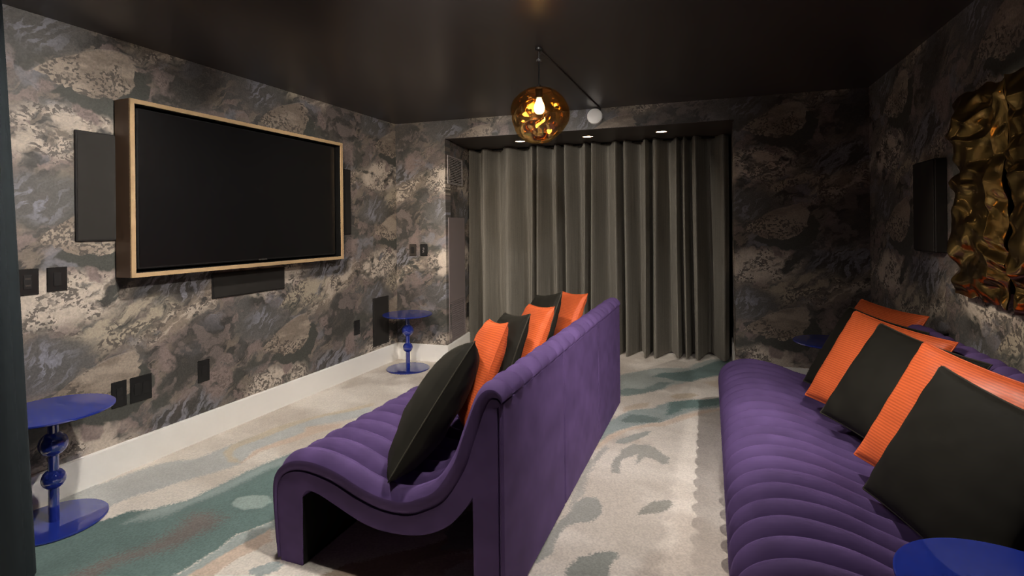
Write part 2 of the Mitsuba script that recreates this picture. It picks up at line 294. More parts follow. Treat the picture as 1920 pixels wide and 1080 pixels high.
def silk(p, n, uv):
    s = dr.sin(uv.y * (2 * PI * 46)) * 0.5 + 0.5
    return mix((0.46, 0.078, 0.022), (0.63, 0.120, 0.036), s)
scene['orange_silk'] = {'type': 'twosided', 'bsdf': {'type': 'bumpmap', 'arbitrary': {'type': 'scaled'}}} if False else \
    {'type': 'twosided', 'bsdf': {'type': 'principled', 'base_color': proc(silk), 'roughness': 0.46, 'specular': 0.3, 'sheen': 0.6, 'sheen_tint': 0.9}}
def drape_cloth(p, n, uv):
    s = fbm(uv.x * 220, p.z * 3, 1.0, 2)
    w = noise(uv.x * 700, p.z * 420, 2.0)
    return mi.Color3f(0.168, 0.155, 0.132) * (0.62 + 0.55 * s + 0.20 * w)
scene['curtain_cloth'] = {'type': 'twosided', 'bsdf': {'type': 'principled', 'base_color': proc(drape_cloth), 'roughness': 0.85, 'specular': 0.2, 'sheen': 0.5}}
mat('teal_velvet', (0.012, 0.017, 0.020), 0.8, 0.2, sheen=0.8, sheen_tint=0.6)
def brass(p, n, uv):
    a = fbm(p.y * 14, p.z * 14, 3.0, 3)
    return mix((0.50, 0.315, 0.095), (0.66, 0.46, 0.18), a)
scene['hammered_brass'] = {'type': 'twosided', 'bsdf': {'type': 'principled', 'base_color': proc(brass), 'metallic': 1.0, 'roughness': 0.17, 'specular': 0.5}}
scene['gold_glass'] = {'type': 'thindielectric', 'int_ior': 4.2, 'ext_ior': 1.0, 'specular_reflectance': rgb(1.0, 0.66, 0.24), 'specular_transmittance': rgb(0.90, 0.74, 0.50)}

# ------------------------------------------------------------------ the room
XL, YB, PHB, XR, PHR = -3.0985, 4.6027, math.tan(0.0669), 1.088, math.tan(-0.0346)
H, YREAR, TH = 2.4, -1.30, 0.12
yb = lambda x: YB + PHB * (x - XL)
xr = lambda y: XR + PHR * (y - YB)
cx = (XR - PHR * (YB + PHB * XL) + PHR * YB * 0) # right back corner, solved below
yc = yb(1.08); xc = xr(yc); yc = yb(xc)
AL, AR = (-2.547, yb(-2.547)), (0.102, yb(0.102))          # alcove mouth
ALB, ARB = (-2.708, 5.74), (0.096, 5.93)                    # alcove back corners
ZS = 2.218                                                  # alcove ceiling

def wall(key, a, b, z0, z1, side, u_of, matn='wallpaper_paint', label=None, top=True, th=TH, inset=0.0):
    """a thick wall whose face runs from a to b (plan); side: +1 thickens to the left of a->b, -1 to the right"""
    a, b = np.array(a, float), np.array(b, float)
    d = (b - a) / np.linalg.norm(b - a); nrm = np.array([-d[1], d[0]]) * side
    m = prism([tuple(a), tuple(b), tuple(b + nrm * th), tuple(a + nrm * th + d * inset)], z0, z1)
    m.unmerge_vertices()
    v = m.vertices
    s = (v[:, :2] - a) @ d
    uv = np.stack([u_of(s), v[:, 2] - 2.33], 1)
    put(key, m, matn, uv=uv)
    if top: tag(key, label, kind='structure')
    elif label: tag(key, label)

wall('wall_left', (XL, YREAR), (XL, YB), 0, H, 1, lambda s: YREAR + s - 2.0, label='wall behind the television, papered in mottled stone pattern')
wall('wall_right', (xr(YREAR), YREAR), (xc, yc), 0, H, -1, lambda s: 4.07 - (YREAR + s), label='dark papered wall on the right with the gold relief')
wall('wall_back', (XL, yb(XL)), AL, 0, H, 1, lambda s: XL + s - 0.63, label='papered wall around the curtained alcove')
L1 = math.hypot(AR[0] - AL[0], AR[1] - AL[1])
wall('wall_back__header', AL, AR, ZS, H, 1, lambda s: AL[0] + s - 0.63, top=False)
wall('wall_back__pier', AR, (xc, yc), 0, H, 1, lambda s: AR[0] + s - 0.63, top=False)
wall('wall_alcove_left', AL, ALB, 0, ZS, 1, lambda s: 0.35 + s, label='papered side wall of the alcove with grilles', inset=0.10)
wall('wall_alcove_right', AR, ARB, 0, ZS, -1, lambda s: 0.2 + s, label='narrow side wall at the right end of the curtain', inset=0.10)
wall('wall_alcove_back', ALB, ARB, 0, ZS, 1, lambda s: s, matn='void_black', label='dark wall behind the curtains')
wall('wall_rear', (xr(YREAR), YREAR), (XL, YREAR), 0, H, 1, lambda s: s, label='papered wall behind the camera')
o = 0.02
sof = prism([(AL[0], AL[1] + TH * 0), (AR[0], AR[1]), (ARB[0] + TH, ARB[1] + TH), (ALB[0] - TH, ALB[1] + TH)], ZS, ZS + 0.10)
put('ceiling_alcove', prism([(AL[0] - 0.001, AL[1] + TH), (AR[0] + 0.001, AR[1] + TH), (ARB[0] + TH, ARB[1] + TH), (ALB[0] - TH, ALB[1] + TH)], ZS, ZS + 0.10), 'soffit_paint')
sv = prism([AL, AR, (AR[0], AR[1] + TH), (AL[0], AL[1] + TH)], ZS - 0.004, ZS)
put('ceiling_alcove__lining', sv, 'soffit_paint')
tag('ceiling_alcove', 'dark brown lowered ceiling of the curtained alcove', kind='structure')
put('floor', box(XL - TH, xr(YREAR) + TH, YREAR - TH, 6.0, -0.10, 0.0), 'carpet_pile')
tag('floor', 'cream carpet with swirls of teal, grey blue and tan', kind='structure')
put('ceiling', prism([(XL - TH, YREAR - TH), (xr(YREAR) + TH, YREAR - TH), (xc + TH, yc + TH), (XL - TH, YB + TH)], H, H + 0.10), 'ceiling_paint')
tag('ceiling', 'dark brown glossy painted ceiling', kind='structure')

def skirting(key, a, b, side, h, label, th=0.016):
    a, b = np.array(a, float), np.array(b, float)
    d = (b - a) / np.linalg.norm(b - a); nrm = np.array([-d[1], d[0]]) * side
    L = np.linalg.norm(b - a)
    prof = [(0, 0), (th, 0), (th, h - 0.006), (th - 0.005, h), (0, h)]
    V = []
    for s in (0, L):
        for (t, z) in prof: V.append([*(a + d * s + nrm * t), z])
    m = trimesh.convex.convex_hull(np.array(V))
    put(key, m, 'white_paint'); tag(key, label, kind='structure')
skirting('baseboard_left', (XL, YREAR), (XL, YB), -1, 0.168, 'white baseboard under the television wall')
skirting('baseboard_back', (XL, YB), (AL[0] + 0.016, yb(AL[0])), -1, 0.168, 'white baseboard of the back wall left of the alcove')
skirting('baseboard_alcove', AL, ALB, -1, 0.168, 'white baseboard of the alcove side wall')
skirting('baseboard_alcove_right', AR, ARB, 1, 0.168, 'white baseboard at the right end of the curtain')
skirting('baseboard_pier', (AR[0] - 0.016, yb(AR[0])), (xc, yc), -1, 0.168, 'white baseboard of the dark back wall')
skirting('baseboard_right', (xr(YREAR), YREAR), (xc, yc), 1, 0.168, 'white baseboard behind the right sofa')

# ------------------------------------------------------------------ lamps
def aim_frame(pos, target):
    z = np.array(target, float) - np.array(pos, float); z /= np.linalg.norm(z)
    x = np.cross([0, 0, 1.0], z); x /= np.linalg.norm(x); y = np.cross(z, x)
    M = np.eye(4); M[:3, 0], M[:3, 1], M[:3, 2], M[:3, 3] = x, y, z, pos
    return M
for i, (pos, aim, col, power, rad, cut, beam, lab) in enumerate(ADDED_SPOTS):
    k = num('added_spotlight', i)
    M = aim_frame(pos, aim)
    sh = lathe([(rad + 0.012, 0.02), (rad + 0.012, -0.09), (rad - 0.01, -0.11), (0.001, -0.11)], 24); sh.apply_transform(M)
    put(k + '__housing', sh, 'black_satin', smooth=40)
    put(k + '__stem', tube([np.array(pos) - M[:3, 2] * 0.05, (pos[0], pos[1], H)], 0.012, 8), 'black_satin', smooth=True)
    ds = trimesh.creation.cylinder(rad, 0.004, sections=32); ds.apply_transform(M)
    if cut is None:
        put(k + '__lens', ds, 'void_black', emitter={'type': 'area', 'radiance': rgb(*[power * c for c in col])})
    else:
        put(k + '__lens', ds, 'void_black')
        scene[k + '_beam'] = {'type': 'spot', 'intensity': rgb(*[power * c for c in col]), 'cutoff_angle': cut, 'beam_width': beam,
                              'to_world': T().look_at(origin=(np.array(pos) + M[:3, 2] * 0.03).tolist(), target=list(aim), up=[0, 0, 1])}
    tag(k, lab, 'spotlight', 'added ceiling spotlights')
for i, (x, y) in enumerate([(-1.919, 5.09), (-1.214, 5.105), (-0.52, 5.14)]):
    k = num('recessed_downlight', i)
    ring = lathe([(0.050, -0.001), (0.052, -0.006), (0.066, -0.004), (0.068, 0.0), (0.050, 0.0)], 32); ring.apply_translation((x, y, ZS))
    put(k + '__trim', ring, 'frame_side', smooth=40)
    ds = trimesh.creation.cylinder(0.049, 0.003, sections=32); ds.apply_translation((x, y, ZS - 0.0015))
    put(k + '__lens', ds, 'void_black', emitter={'type': 'area', 'radiance': rgb(9.0, 6.6, 4.0)})
    tag(k, 'small round warm downlight in the alcove ceiling, ' + ['leftmost of three, behind the glass pendant', 'middle of three, below the white wall disc', 'rightmost of three'][i], 'downlight', 'downlights above the curtains')
    tag(k + '__lens', 'glowing warm white lens')

# pendant of melted gold glass
PX, PY, PZ = -1.004, 2.993, 2.000
v = trimesh.creation.icosphere(5, 1.0)
q = v.vertices.copy()
dent = np.zeros(len(q))
r2 = np.random.default_rng(5)
for _ in range(44):
    d = r2.normal(size=3); d /= np.linalg.norm(d)
    if d[2] > 0.55: continue
    ang = np.arccos(np.clip(q @ d, -1, 1)); wdt = r2.uniform(0.16, 0.34)
    dent -= r2.uniform(0.03, 0.09) * np.exp(-(ang / wdt) ** 2)
rad = 0.176 * (1.03 + dent + 0.05 * (nfbm(q * 2.2 + 4, 3) - 0.5))
v.vertices = q * rad[:, None] * np.array([1, 1, 0.93])
cut = trimesh.intersections.slice_mesh_plane(v, [0, 0, -1], [0, 0, 0.150])
cut.apply_translation((PX, PY, PZ))
put('pendant_lamp__globe', cut, 'gold_glass', smooth=True); tag('pendant_lamp__globe', 'rippled mirrored gold glass globe')
bulb = lathe([(0.001, -0.045), (0.018, -0.042), (0.030, -0.028), (0.034, -0.008), (0.030, 0.012), (0.020, 0.035), (0.014, 0.055), (0.001, 0.056)], 24)
bulb.apply_translation((PX, PY, PZ + 0.05))
put('pendant_lamp__bulb', bulb, 'void_black', smooth=True, emitter={'type': 'area', 'radiance': rgb(15.0, 10.0, 4.6)}); tag('pendant_lamp__bulb', 'glowing bulb')
put('pendant_lamp__socket', lathe([(0.001, 0.104), (0.020, 0.104), (0.022, 0.15), (0.016, 0.172), (0.004, 0.185)], 20).apply_translation((PX, PY, PZ)), 'black_satin', smooth=40)
put('pendant_lamp__cap', lathe([(0.075, 0.140), (0.076, 0.150), (0.040, 0.160), (0.001, 0.161)], 32).apply_translation((PX, PY, PZ)), 'frame_side', smooth=40)
put('pendant_lamp__cord', tube([(PX, PY, PZ + 0.18), (PX, PY, H - 0.07)], 0.005, 8), 'void_black', smooth=True)
put('pendant_lamp__hook', lathe([(0.001, -0.085), (0.010, -0.08), (0.011, -0.060), (0.005, -0.055), (0.005, -0.02), (0.020, -0.012), (0.022, 0.0)], 16).apply_translation((PX, PY, H)), 'black_satin', smooth=40)
put('pendant_lamp__clip', lathe([(0.006, -0.012), (0.016, -0.012), (0.016, -0.004), (0.006, -0.004)], 16).apply_translation((PX, PY, 2.335)), 'silver')
ye = yb(-1.03)
sw = catmull([(PX, PY, H - 0.04), (PX, PY + 0.12, H - 0.006), (PX, PY + 0.6, H - 0.006), (PX - 0.004, 4.1, H - 0.006), (PX - 0.004, ye - 0.05, H - 0.006), (PX - 0.01, ye - 0.012, H - 0.02), (PX - 0.03, ye - 0.012, H - 0.06)], 8)
put('pendant_lamp__swag_cord', tube(sw, 0.006, 8), 'plate_bronze', smooth=True)
cn = lathe([(0.001, 0.046), (0.060, 0.046), (0.068, 0.040), (0.070, 0.030), (0.070, 0.0), (0.001, 0.0)], 40)
M = np.eye(4); M[:3, 2] = [math.sin(0.0669), -math.cos(0.0669), 0]; M[:3, 0] = [math.cos(0.0669), math.sin(0.0669), 0]; M[:3, 1] = [0, 0, 1]; M[:3, 3] = (-1.057, yb(-1.057), 2.325)
if np.linalg.det(M[:3, :3]) < 0: M[:3, 0] *= -1
cn.apply_transform(M)
put('pendant_lamp__canopy', cn, 'white_satin', smooth=40); tag('pendant_lamp__canopy', 'round white wall canopy at the end of the cord')
tag('pendant_lamp', 'melted gold glass globe pendant hung by a swagged dark cord', 'pendant lamp')

# ------------------------------------------------------------------ television
def rect_frame(x0, x1, y0, y1, z0, z1, w):
    """four mitred bars as separate meshes, in the plane x = const"""
    out = []
    o = [(y0, z0), (y1, z0), (y1, z1), (y0, z1)]; i = [(y0 + w, z0 + w), (y1 - w, z0 + w), (y1 - w, z1 - w), (y0 + w, z1 - w)]
    for k in range(4):
        k2 = (k + 1) % 4
        P = [(x, *p) for x in (x0, x1) for p in (o[k], o[k2], i[k2], i[k])]
        out.append(trimesh.convex.convex_hull(np.array(P)))
    return out
TY0, TY1, TZ0, TZ1, TX = 1.895, 3.616, 1.083, 2.055, -2.958
for j, m in enumerate(rect_frame(TX - 0.010, TX, TY0, TY1, TZ0, TZ1, 0.024)):
    put(num('television__gold_edge', j), m, 'frame_gold')
tag('television__gold_edge', 'pale gold front edge of the frame')
for j, m in enumerate(rect_frame(XL + 0.012, TX - 0.010, TY0, TY1, TZ0, TZ1, 0.022)):
    put(num('television__side_board', j), m, 'frame_side')
for j, m in enumerate(rect_frame(XL + 0.012, TX - 0.012, TY0 + 0.0222, TY1 - 0.0222, TZ0 + 0.0222, TZ1 - 0.0222, 0.004)):
    put(num('television__liner', j), m, 'void_black')
tag('television__side_board', 'brown wood side of the frame')
put('television__back_board', box(XL + 0.001, XL + 0.012, TY0 + 0.01, TY1 - 0.01, TZ0 + 0.01, TZ1 - 0.01), 'void_black')
put('television__panel', box(XL + 0.05, -2.999, 1.955, 3.560, 1.122, 2.018, 0.006), 'black_plastic')
put('television__screen', box(-2.9995, -2.996, 1.962, 3.553, 1.136, 2.011), 'screen_glass'); tag('television__screen', 'dark switched-off screen')
put('television__badge', box(-2.999, -2.9955, 2.775, 2.845, 1.1245, 1.1335), 'silver')
tag('television', 'large switched-off television in a deep gold-edged box frame on the papered wall', 'television')

# ------------------------------------------------------------------ speakers, plates, grilles
def panel_speaker(key, y0, y1, z0, z1, label, d=0.012, m='charcoal_grille'):
    put(key + '__frame', box(XL, XL + d, y0, y1, z0, z1, 0.003), 'black_satin')
    put(key + '__grille', box(XL + d - 0.001, XL + d + 0.003, y0 + 0.008, y1 - 0.008, z0 + 0.008, z1 - 0.008, 0.001), m)
    tag(key, label, 'speaker')
panel_speaker('wall_speaker', 1.703, 1.990, 1.285, 1.863, 'tall flush black speaker grille at the left edge of the television')
panel_speaker('wall_speaker_001', 3.560, 3.876, 1.285, 1.863, 'dark flush speaker grille peeking out right of the television')
panel_speaker('wall_speaker_002', 2.484, 3.097, 0.887, 1.053, 'long low black speaker grille just below the television')
panel_speaker('wall_speaker_003', 4.188, 4.439, 0.205, 0.668, 'black flush speaker panel low on the wall behind the corner side table')
def plate(key, y0, y1, z0, z1, kind, label, cat):
    put(key + '__plate', box(XL, XL + 0.007, y0, y1, z0, z1, 0.002), 'plate_black')
    ym, zm, w, h = (y0 + y1) / 2, (z0 + z1) / 2, (y1 - y0), (z1 - z0)
    if kind == 'outlet':
        put(key + '__insert', box(XL + 0.006, XL + 0.0095, ym - 0.017, ym + 0.017, zm - 0.034, zm + 0.034, 0.001), 'black_plastic')
        for s, n in ((1, 0), (-1, 1)):
            put(num(key + '__socket', n), box(XL + 0.009, XL + 0.0105, ym - 0.012, ym + 0.012, zm + s * 0.017 - 0.009, zm + s * 0.017 + 0.009), 'black_satin')
    elif kind == 'double':
        for s, n in ((1, 0), (-1, 1)):
            put(num(key + '__insert', n), box(XL + 0.006, XL + 0.0095, ym + s * 0.024 - 0.017, ym + s * 0.024 + 0.017, zm - 0.034, zm + 0.034, 0.001), 'black_plastic')
    else:
        put(key + '__rocker', box(XL + 0.006, XL + 0.010, ym - 0.017, ym + 0.017, zm - 0.034, zm + 0.034, 0.001), 'black_satin')
        if kind == 'dimmer':
            for dz in (0.016, -0.016):
                put(num(key + '__button', 0 if dz > 0 else 1), box(XL + 0.0095, XL + 0.0115, ym - 0.011, ym + 0.011, zm + dz - 0.004, zm + dz + 0.004), 'plate_bronze')
    tag(key, label, cat)
plate('switch_plate', 1.452, 1.545, 1.034, 1.160, 'dimmer', 'black two-button switch plate, left of two, beside the dark drape', 'switch')
plate('switch_plate_001', 1.579, 1.665, 1.040, 1.160, 'rocker', 'black plain switch plate, right of two, below the left speaker', 'switch')
plate('wall_outlet', 1.869, 1.948, 0.369, 0.510, 'outlet', 'single black outlet right above the near blue table top', 'outlet')
plate('wall_outlet_001', 1.967, 2.088, 0.366, 0.510, 'double', 'wide double black outlet plate low under the television', 'outlet')
plate('wall_outlet_002', 2.380, 2.461, 0.367, 0.505, 'outlet', 'lone black outlet low on the wall under the long speaker', 'outlet')
plate('wall_outlet_003', 3.911, 3.992, 0.371, 0.502, 'outlet', 'lone black outlet left of the low black speaker panel', 'outlet')
def on_plan(a, b):
    a, b = np.array(a, float), np.array(b, float); d = (b - a) / np.linalg.norm(b - a)
    M = np.eye(4); M[:3, 0] = [d[0], d[1], 0]; M[:3, 1] = [d[1], -d[0], 0]; M[:3, 2] = [0, 0, 1]; M[:3, 3] = [a[0], a[1], 0]
    def f(m):
        m.apply_transform(M)
        if np.linalg.det(M[:3, :3]) < 0: m.invert()
        return m
    return f
# x along the wall, y out of the wall
bw = on_plan((XL, yb(XL)), AL)
for i, (s0, s1) in enumerate(((0.149, 0.226), (0.269, 0.351))):
    k = num('switch_plate', 2 + i)
    put(k + '__plate', bw(box(s0, s1, 0, 0.007, 1.052, 1.171, 0.002)), 'plate_bronze' if i == 0 else 'plate_black')
    sm = (s0 + s1) / 2
    put(k + '__rocker', bw(box(sm - 0.017, sm + 0.017, 0.006, 0.010, 1.078, 1.146, 0.001)), 'black_satin')
    if i == 1:
        put(k + '__toggle', bw(tube(catmull([(sm - 0.010, 0.012, 1.130), (sm + 0.004, 0.014, 1.134), (sm + 0.010, 0.014, 1.122), (sm - 0.006, 0.014, 1.110), (sm + 0.006, 0.014, 1.100), (sm - 0.006, 0.012, 1.088)], 5), 0.0022, 6)), 'grille_taupe', smooth=True)
    tag(k, ['dark bronze switch plate left of two on the back wall', 'black plate with a small pale hook mark, right of two on the back wall'][i], 'switch')
aw = on_plan(AL, ALB)
def grille(key, s0, s1, z0, z1, nsl, label, m):
    fr = 0.014
    for j, b in enumerate((box(s0, s0 + fr, 0, 0.010, z0, z1), box(s1 - fr, s1, 0, 0.010, z0, z1), box(s0 + fr, s1 - fr, 0, 0.010, z0, z0 + fr), box(s0 + fr, s1 - fr, 0, 0.010, z1 - fr, z1))):
        put(num(key + '__frame', j), aw(b), m)
    put(key + '__duct', aw(box(s0 + fr, s1 - fr, 0.0, 0.002, z0 + fr, z1 - fr)), 'void_black')
    pitch = (z1 - z0 - 2 * fr) / nsl
    for j in range(nsl):
        zc = z0 + fr + (j + 0.5) * pitch
        P = [(s, y, z) for s in (s0 + fr, s1 - fr) for (y, z) in ((0.002, zc + pitch * 0.10), (0.002, zc + pitch * 0.36), (0.009, zc - pitch * 0.36), (0.009, zc - pitch * 0.12))]
        put(num(key + '__slat', j), aw(trimesh.convex.convex_hull(np.array(P))), m)
    tag(key, label, 'vent')
grille('air_vent', 0.055, 0.510, 1.778, 2.065, 15, 'grey slatted air vent high on the alcove side wall', 'grille_taupe')
grille('heater_cabinet', 0.060, 0.560, 0.176, 0.575, 17, 'tall taupe panel with a slatted grille below, on the alcove side wall', 'panel_taupe')
labels['heater_cabinet']['category'] = 'heater panel'
put('heater_cabinet__cover', aw(box(0.060, 0.560, 0, 0.010, 0.577, 1.438, 0.002)), 'panel_taupe')
put('wall_outlet_004__plate', aw(box(0.63, 0.73, 0, 0.007, 0.345, 0.497, 0.002)), 'plate_black')
put('wall_outlet_004__insert', aw(box(0.66, 0.70, 0.006, 0.010, 0.385, 0.457)), 'black_plastic')
tag('wall_outlet_004', 'black outlet between the taupe grille and the curtain', 'outlet')
# right wall speaker
rw = on_plan((xr(2.0), 2.0), (xr(4.0), 4.0))
def rwm(m):   # x along wall from y=2, y out of the wall (towards -x)
    d = np.array([PHR, 1.0]); d /= np.linalg.norm(d)
    M = np.eye(4); M[:3, 0] = [d[0], d[1], 0]; M[:3, 1] = [-d[1], d[0], 0]; M[:3, 2] = [0, 0, 1]; M[:3, 3] = [xr(2.0), 2.0, 0]
    m.apply_transform(M); return m
put('wall_speaker_004__cabinet', rwm(box(1.50, 1.80, 0, 0.055, 1.172, 1.684, 0.004)), 'black_satin')
put('wall_speaker_004__grille', rwm(box(1.506, 1.794, 0.054, 0.062, 1.178, 1.678, 0.003)), 'charcoal_grille')
tag('wall_speaker_004', 'black box speaker standing proud of the right wall beside the gold relief', 'speaker')

# crumpled brass relief: two sheets with an open seam
def sheet(key, s0, s1, z0, z1, seed, inner):
    ns, nz = 150, 220
    S, Z = np.meshgrid(np.linspace(0, 1, ns), np.linspace(0, 1, nz), indexing='ij')
    z = z0 + (z1 - z0) * Z
    # slit profile: wide openings pinched shut at two heights
    op = 0.013 * np.exp(-((z - 1.47) / 0.10) ** 4) + 0.009 * np.exp(-((z - 1.26) / 0.055) ** 4) + 0.014 * np.exp(-((z - 1.035) / 0.055) ** 4) + 0.002
    seam = 0.018 * (nfbm(np.stack([z * 0, z * 5 + 3, z * 0], -1), 3, 5) - 0.5) * 2
    outer = 0.05 * (nfbm(np.stack([z * 7, z * 0 + seed, z * 0], -1), 3, 3) - 0.5) * 2
    if inner == 'low':   # seam is at s0
        a, b = s0 + seam + op, s1 + outer
    else:
        a, b = s0 + outer, s1 + seam - op
    s = a + (b - a) * S
    w1 = nfbm(np.stack([s * 3.2, z * 3.2, s * 0 + seed], -1), 3, 1) - 0.5
    w2 = nfbm(np.stack([s * 3.2 + 9, z * 3.2, s * 0 + seed], -1), 3, 2) - 0.5
    u, v2 = s + 0.16 * w1, z + 0.16 * w2
    # soft folds that run diagonally
    h = 0
    for (fa, fb, sc, amp, sd) in ((0.22, 0.97, 7.5, 0.068, 1), (-0.16, 0.99, 10.0, 0.042, 2), (0.75, 0.66, 10.0, 0.016, 3)):
        t = u * fa + v2 * fb
        r = np.abs(nfbm(np.stack([t * sc, (u * fb - v2 * fa) * sc * 0.36, t * 0 + sd + seed], -1), 2, sd) - 0.5) * 2
        h = h + amp * (1 - r ** 1.7) ** 1.5
    e = np.minimum(np.minimum(S, 1 - S) * 6, np.minimum(Z, 1 - Z) * 9).clip(0, 1)
    lip = 0.018 * np.exp(-((s - (s0 if inner == 'low' else s1)) / 0.05) ** 2)
    h = 0.015 + h * (0.55 + 0.45 * e) + lip
    zz = z + 0.02 * (nfbm(np.stack([s * 9, s * 0 + seed, s * 0 + (Z > 0.5)], -1), 2, 8) - 0.5) * (np.abs(Z - 0.5) * 2) ** 6 * 2
    front = np.stack([s, h, zz], -1); back = np.stack([s, h - 0.006, zz], -1)
    m1, m2 = grid(front), grid(back[::-1])
    per = lambda G: np.concatenate([G[:, 0], G[-1, 1:], G[-2::-1, -1], G[0, -2:0:-1]])
    pf, pb = per(front), per(back)
    rim = grid(np.stack([np.vstack([pf, pf[:1]]), np.vstack([pb, pb[:1]])], 0))
    m = trimesh.util.concatenate([m1, m2, rim])
    put(key, rwm(m), 'hammered_brass', smooth=60)
sheet('metal_relief__sheet', 0.710, 1.205, 0.985, 1.925, 1.0, 'low')
sheet('metal_relief__sheet_001', 0.17, 0.700, 0.975, 1.930, 6.0, 'high')
put('metal_relief__backing', rwm(box(0.24, 1.14, 0.002, 0.008, 1.03, 1.88)), 'void_black')
tag('metal_relief', 'large crumpled gold metal wall relief with a dark open seam', 'wall art')

# ------------------------------------------------------------------ curtains
def fold_sheet(key, xs_r, xs_v, x0, x1, z0, z1, ridge_y, valley_y, seed, m, label, cat, slant=0.0):
    knots = sorted([(x, ridge_y) for x in xs_r] + [(x, valley_y) for x in xs_v])
    knots = [(x0, (ridge_y + valley_y) / 2)] + [k for k in knots if x0 < k[0] < x1] + [(x1, (ridge_y + valley_y) / 2)]
    K = np.array(knots)
    # steep sided folds through the knots
    ctrl = []
    for i, (x, y) in enumerate(K): ctrl.append((x, y + 0.02 * math.sin(seed + i * 2.3)))
    path = catmull(ctrl, 14)
    nz = 26
    zs = np.linspace(z0, z1, nz)
    P = np.zeros((len(path), nz, 3))
    mid = (ridge_y + valley_y) / 2
    arc = np.concatenate([[0], np.cumsum(np.linalg.norm(np.diff(path, axis=0), axis=1))])
    for j, z in enumerate(zs):
        t = (z1 - z) / (z1 - z0)
        amp = 0.80 + 0.30 * t
        wob = 0.012 * t * np.sin(path[:, 0] * 9 + seed + 2.2 * t) + slant * t
        P[:, j, 0] = path[:, 0] + wob
        P[:, j, 1] = PHB * (path[:, 0] - XL) + mid + (path[:, 1] - mid) * amp + 0.010 * np.sin(path[:, 0] * 13 + 3 * t)
        P[:, j, 2] = z + (0.012 * np.sin(path[:, 0] * 4 + seed) if j == 0 else 0)
    front = grid(P)
    Bk = P.copy(); Bk[:, :, 1] += 0.006
    back = grid(Bk[::-1])
    rim = trimesh.util.concatenate([grid(np.stack([P[:, 0], Bk[:, 0]], 1)), grid(np.stack([P[:, -1], Bk[:, -1]], 1)), grid(np.stack([P[0], Bk[0]], 1)), grid(np.stack([P[-1], Bk[-1]], 1))])
    mesh = trimesh.util.concatenate([front, back, rim])
    uvx = np.concatenate([np.repeat(arc, nz), np.repeat(arc[::-1], nz), np.zeros(len(rim.vertices))])
    uv = np.stack([uvx, mesh.vertices[:, 2]], 1)
    put(key, mesh, m, smooth=True, uv=uv)
    tag(key, label, cat)
RX = [-2.624, -2.463, -2.184, -1.908, -1.835, -1.645, -1.54, -1.332, -1.253, -1.019, -0.92, -0.716, -0.621, -0.418, -0.341, -0.24, 0.009]
VX = [-2.583, -2.362, -2.046, -1.741, -1.60, -1.430, -1.293, -1.129, -0.969, -0.797, -0.678, -0.500, -0.382, -0.294, -0.126]
fold_sheet('curtain__drape', RX, VX, -2.655, -1.888, 0.012, ZS - 0.004, 5.29, 5.57, 0.5, 'curtain_cloth', 'grey brown floor-length curtain in deep folds, narrower left one of the pair', 'curtain')
fold_sheet('curtain_001__drape', RX, VX, -1.866, 0.070, 0.012, ZS - 0.004, 5.29, 5.57, 2.1, 'curtain_cloth', 'grey brown floor-length curtain in deep folds, wider right one of the pair', 'curtain')
for k in ('curtain', 'curtain_001'):
    labels[k] = labels.pop(k + '__drape')
    labels[k]['group'] = 'alcove curtains'
    x0, x1 = ((-2.655, -1.87), (-1.87, 0.070))[k == 'curtain_001']
    put(k + '__track', box(x0, x1, 0, 0.02, ZS - 0.016, ZS - 0.001).apply_transform(trimesh.transformations.rotation_matrix(0.0669, [0, 0, 1], [XL, 0, 0])).apply_translation((0, 5.44, 0)), 'black_satin')

# near dark drape at the left
def near_drape():
    ctrl = [(-3.06, 1.10), (-3.00, 1.18), (-2.93, 1.10), (-2.86, 1.20), (-2.80, 1.10), (-2.735, 1.21), (-2.685, 1.235), (-2.645, 1.21), (-2.640, 1.16), (-2.67, 1.11)]
    path = catmull(ctrl, 12); nz = 24; zs = np.linspace(0.012, H - 0.004, nz)
    P = np.zeros((len(path), nz, 3))
    s = (path[:, 0] + 3.06) / 0.42
    for j, z in enumerate(zs):
        t = 1 - z / H
        e = -0.040 + 0.200 * t ** 0.9
        P[:, j, 0] = path[:, 0] + e * s
        P[:, j, 1] = path[:, 1] + 0.02 * t * np.sin(path[:, 0] * 14)
        P[:, j, 2] = z
    Bk = P.copy(); Bk[:, :, 1] -= 0.008
    m = trimesh.util.concatenate([grid(P[::-1]), grid(Bk), grid(np.stack([P[:, 0], Bk[:, 0]], 1)), grid(np.stack([P[:, -1], Bk[:, -1]], 1)), grid(np.stack([P[0], Bk[0]], 1)), grid(np.stack([P[-1], Bk[-1]], 1))])
    put('door_drape__cloth', m, 'teal_velvet', smooth=True)
    put('door_drape__track', box(-3.07, -2.62, 1.13, 1.15, H - 0.016, H - 0.001), 'black_satin')
    tag('door_drape', 'dark blue grey velvet drape hanging at the left edge of the picture', 'curtain')
near_drape()

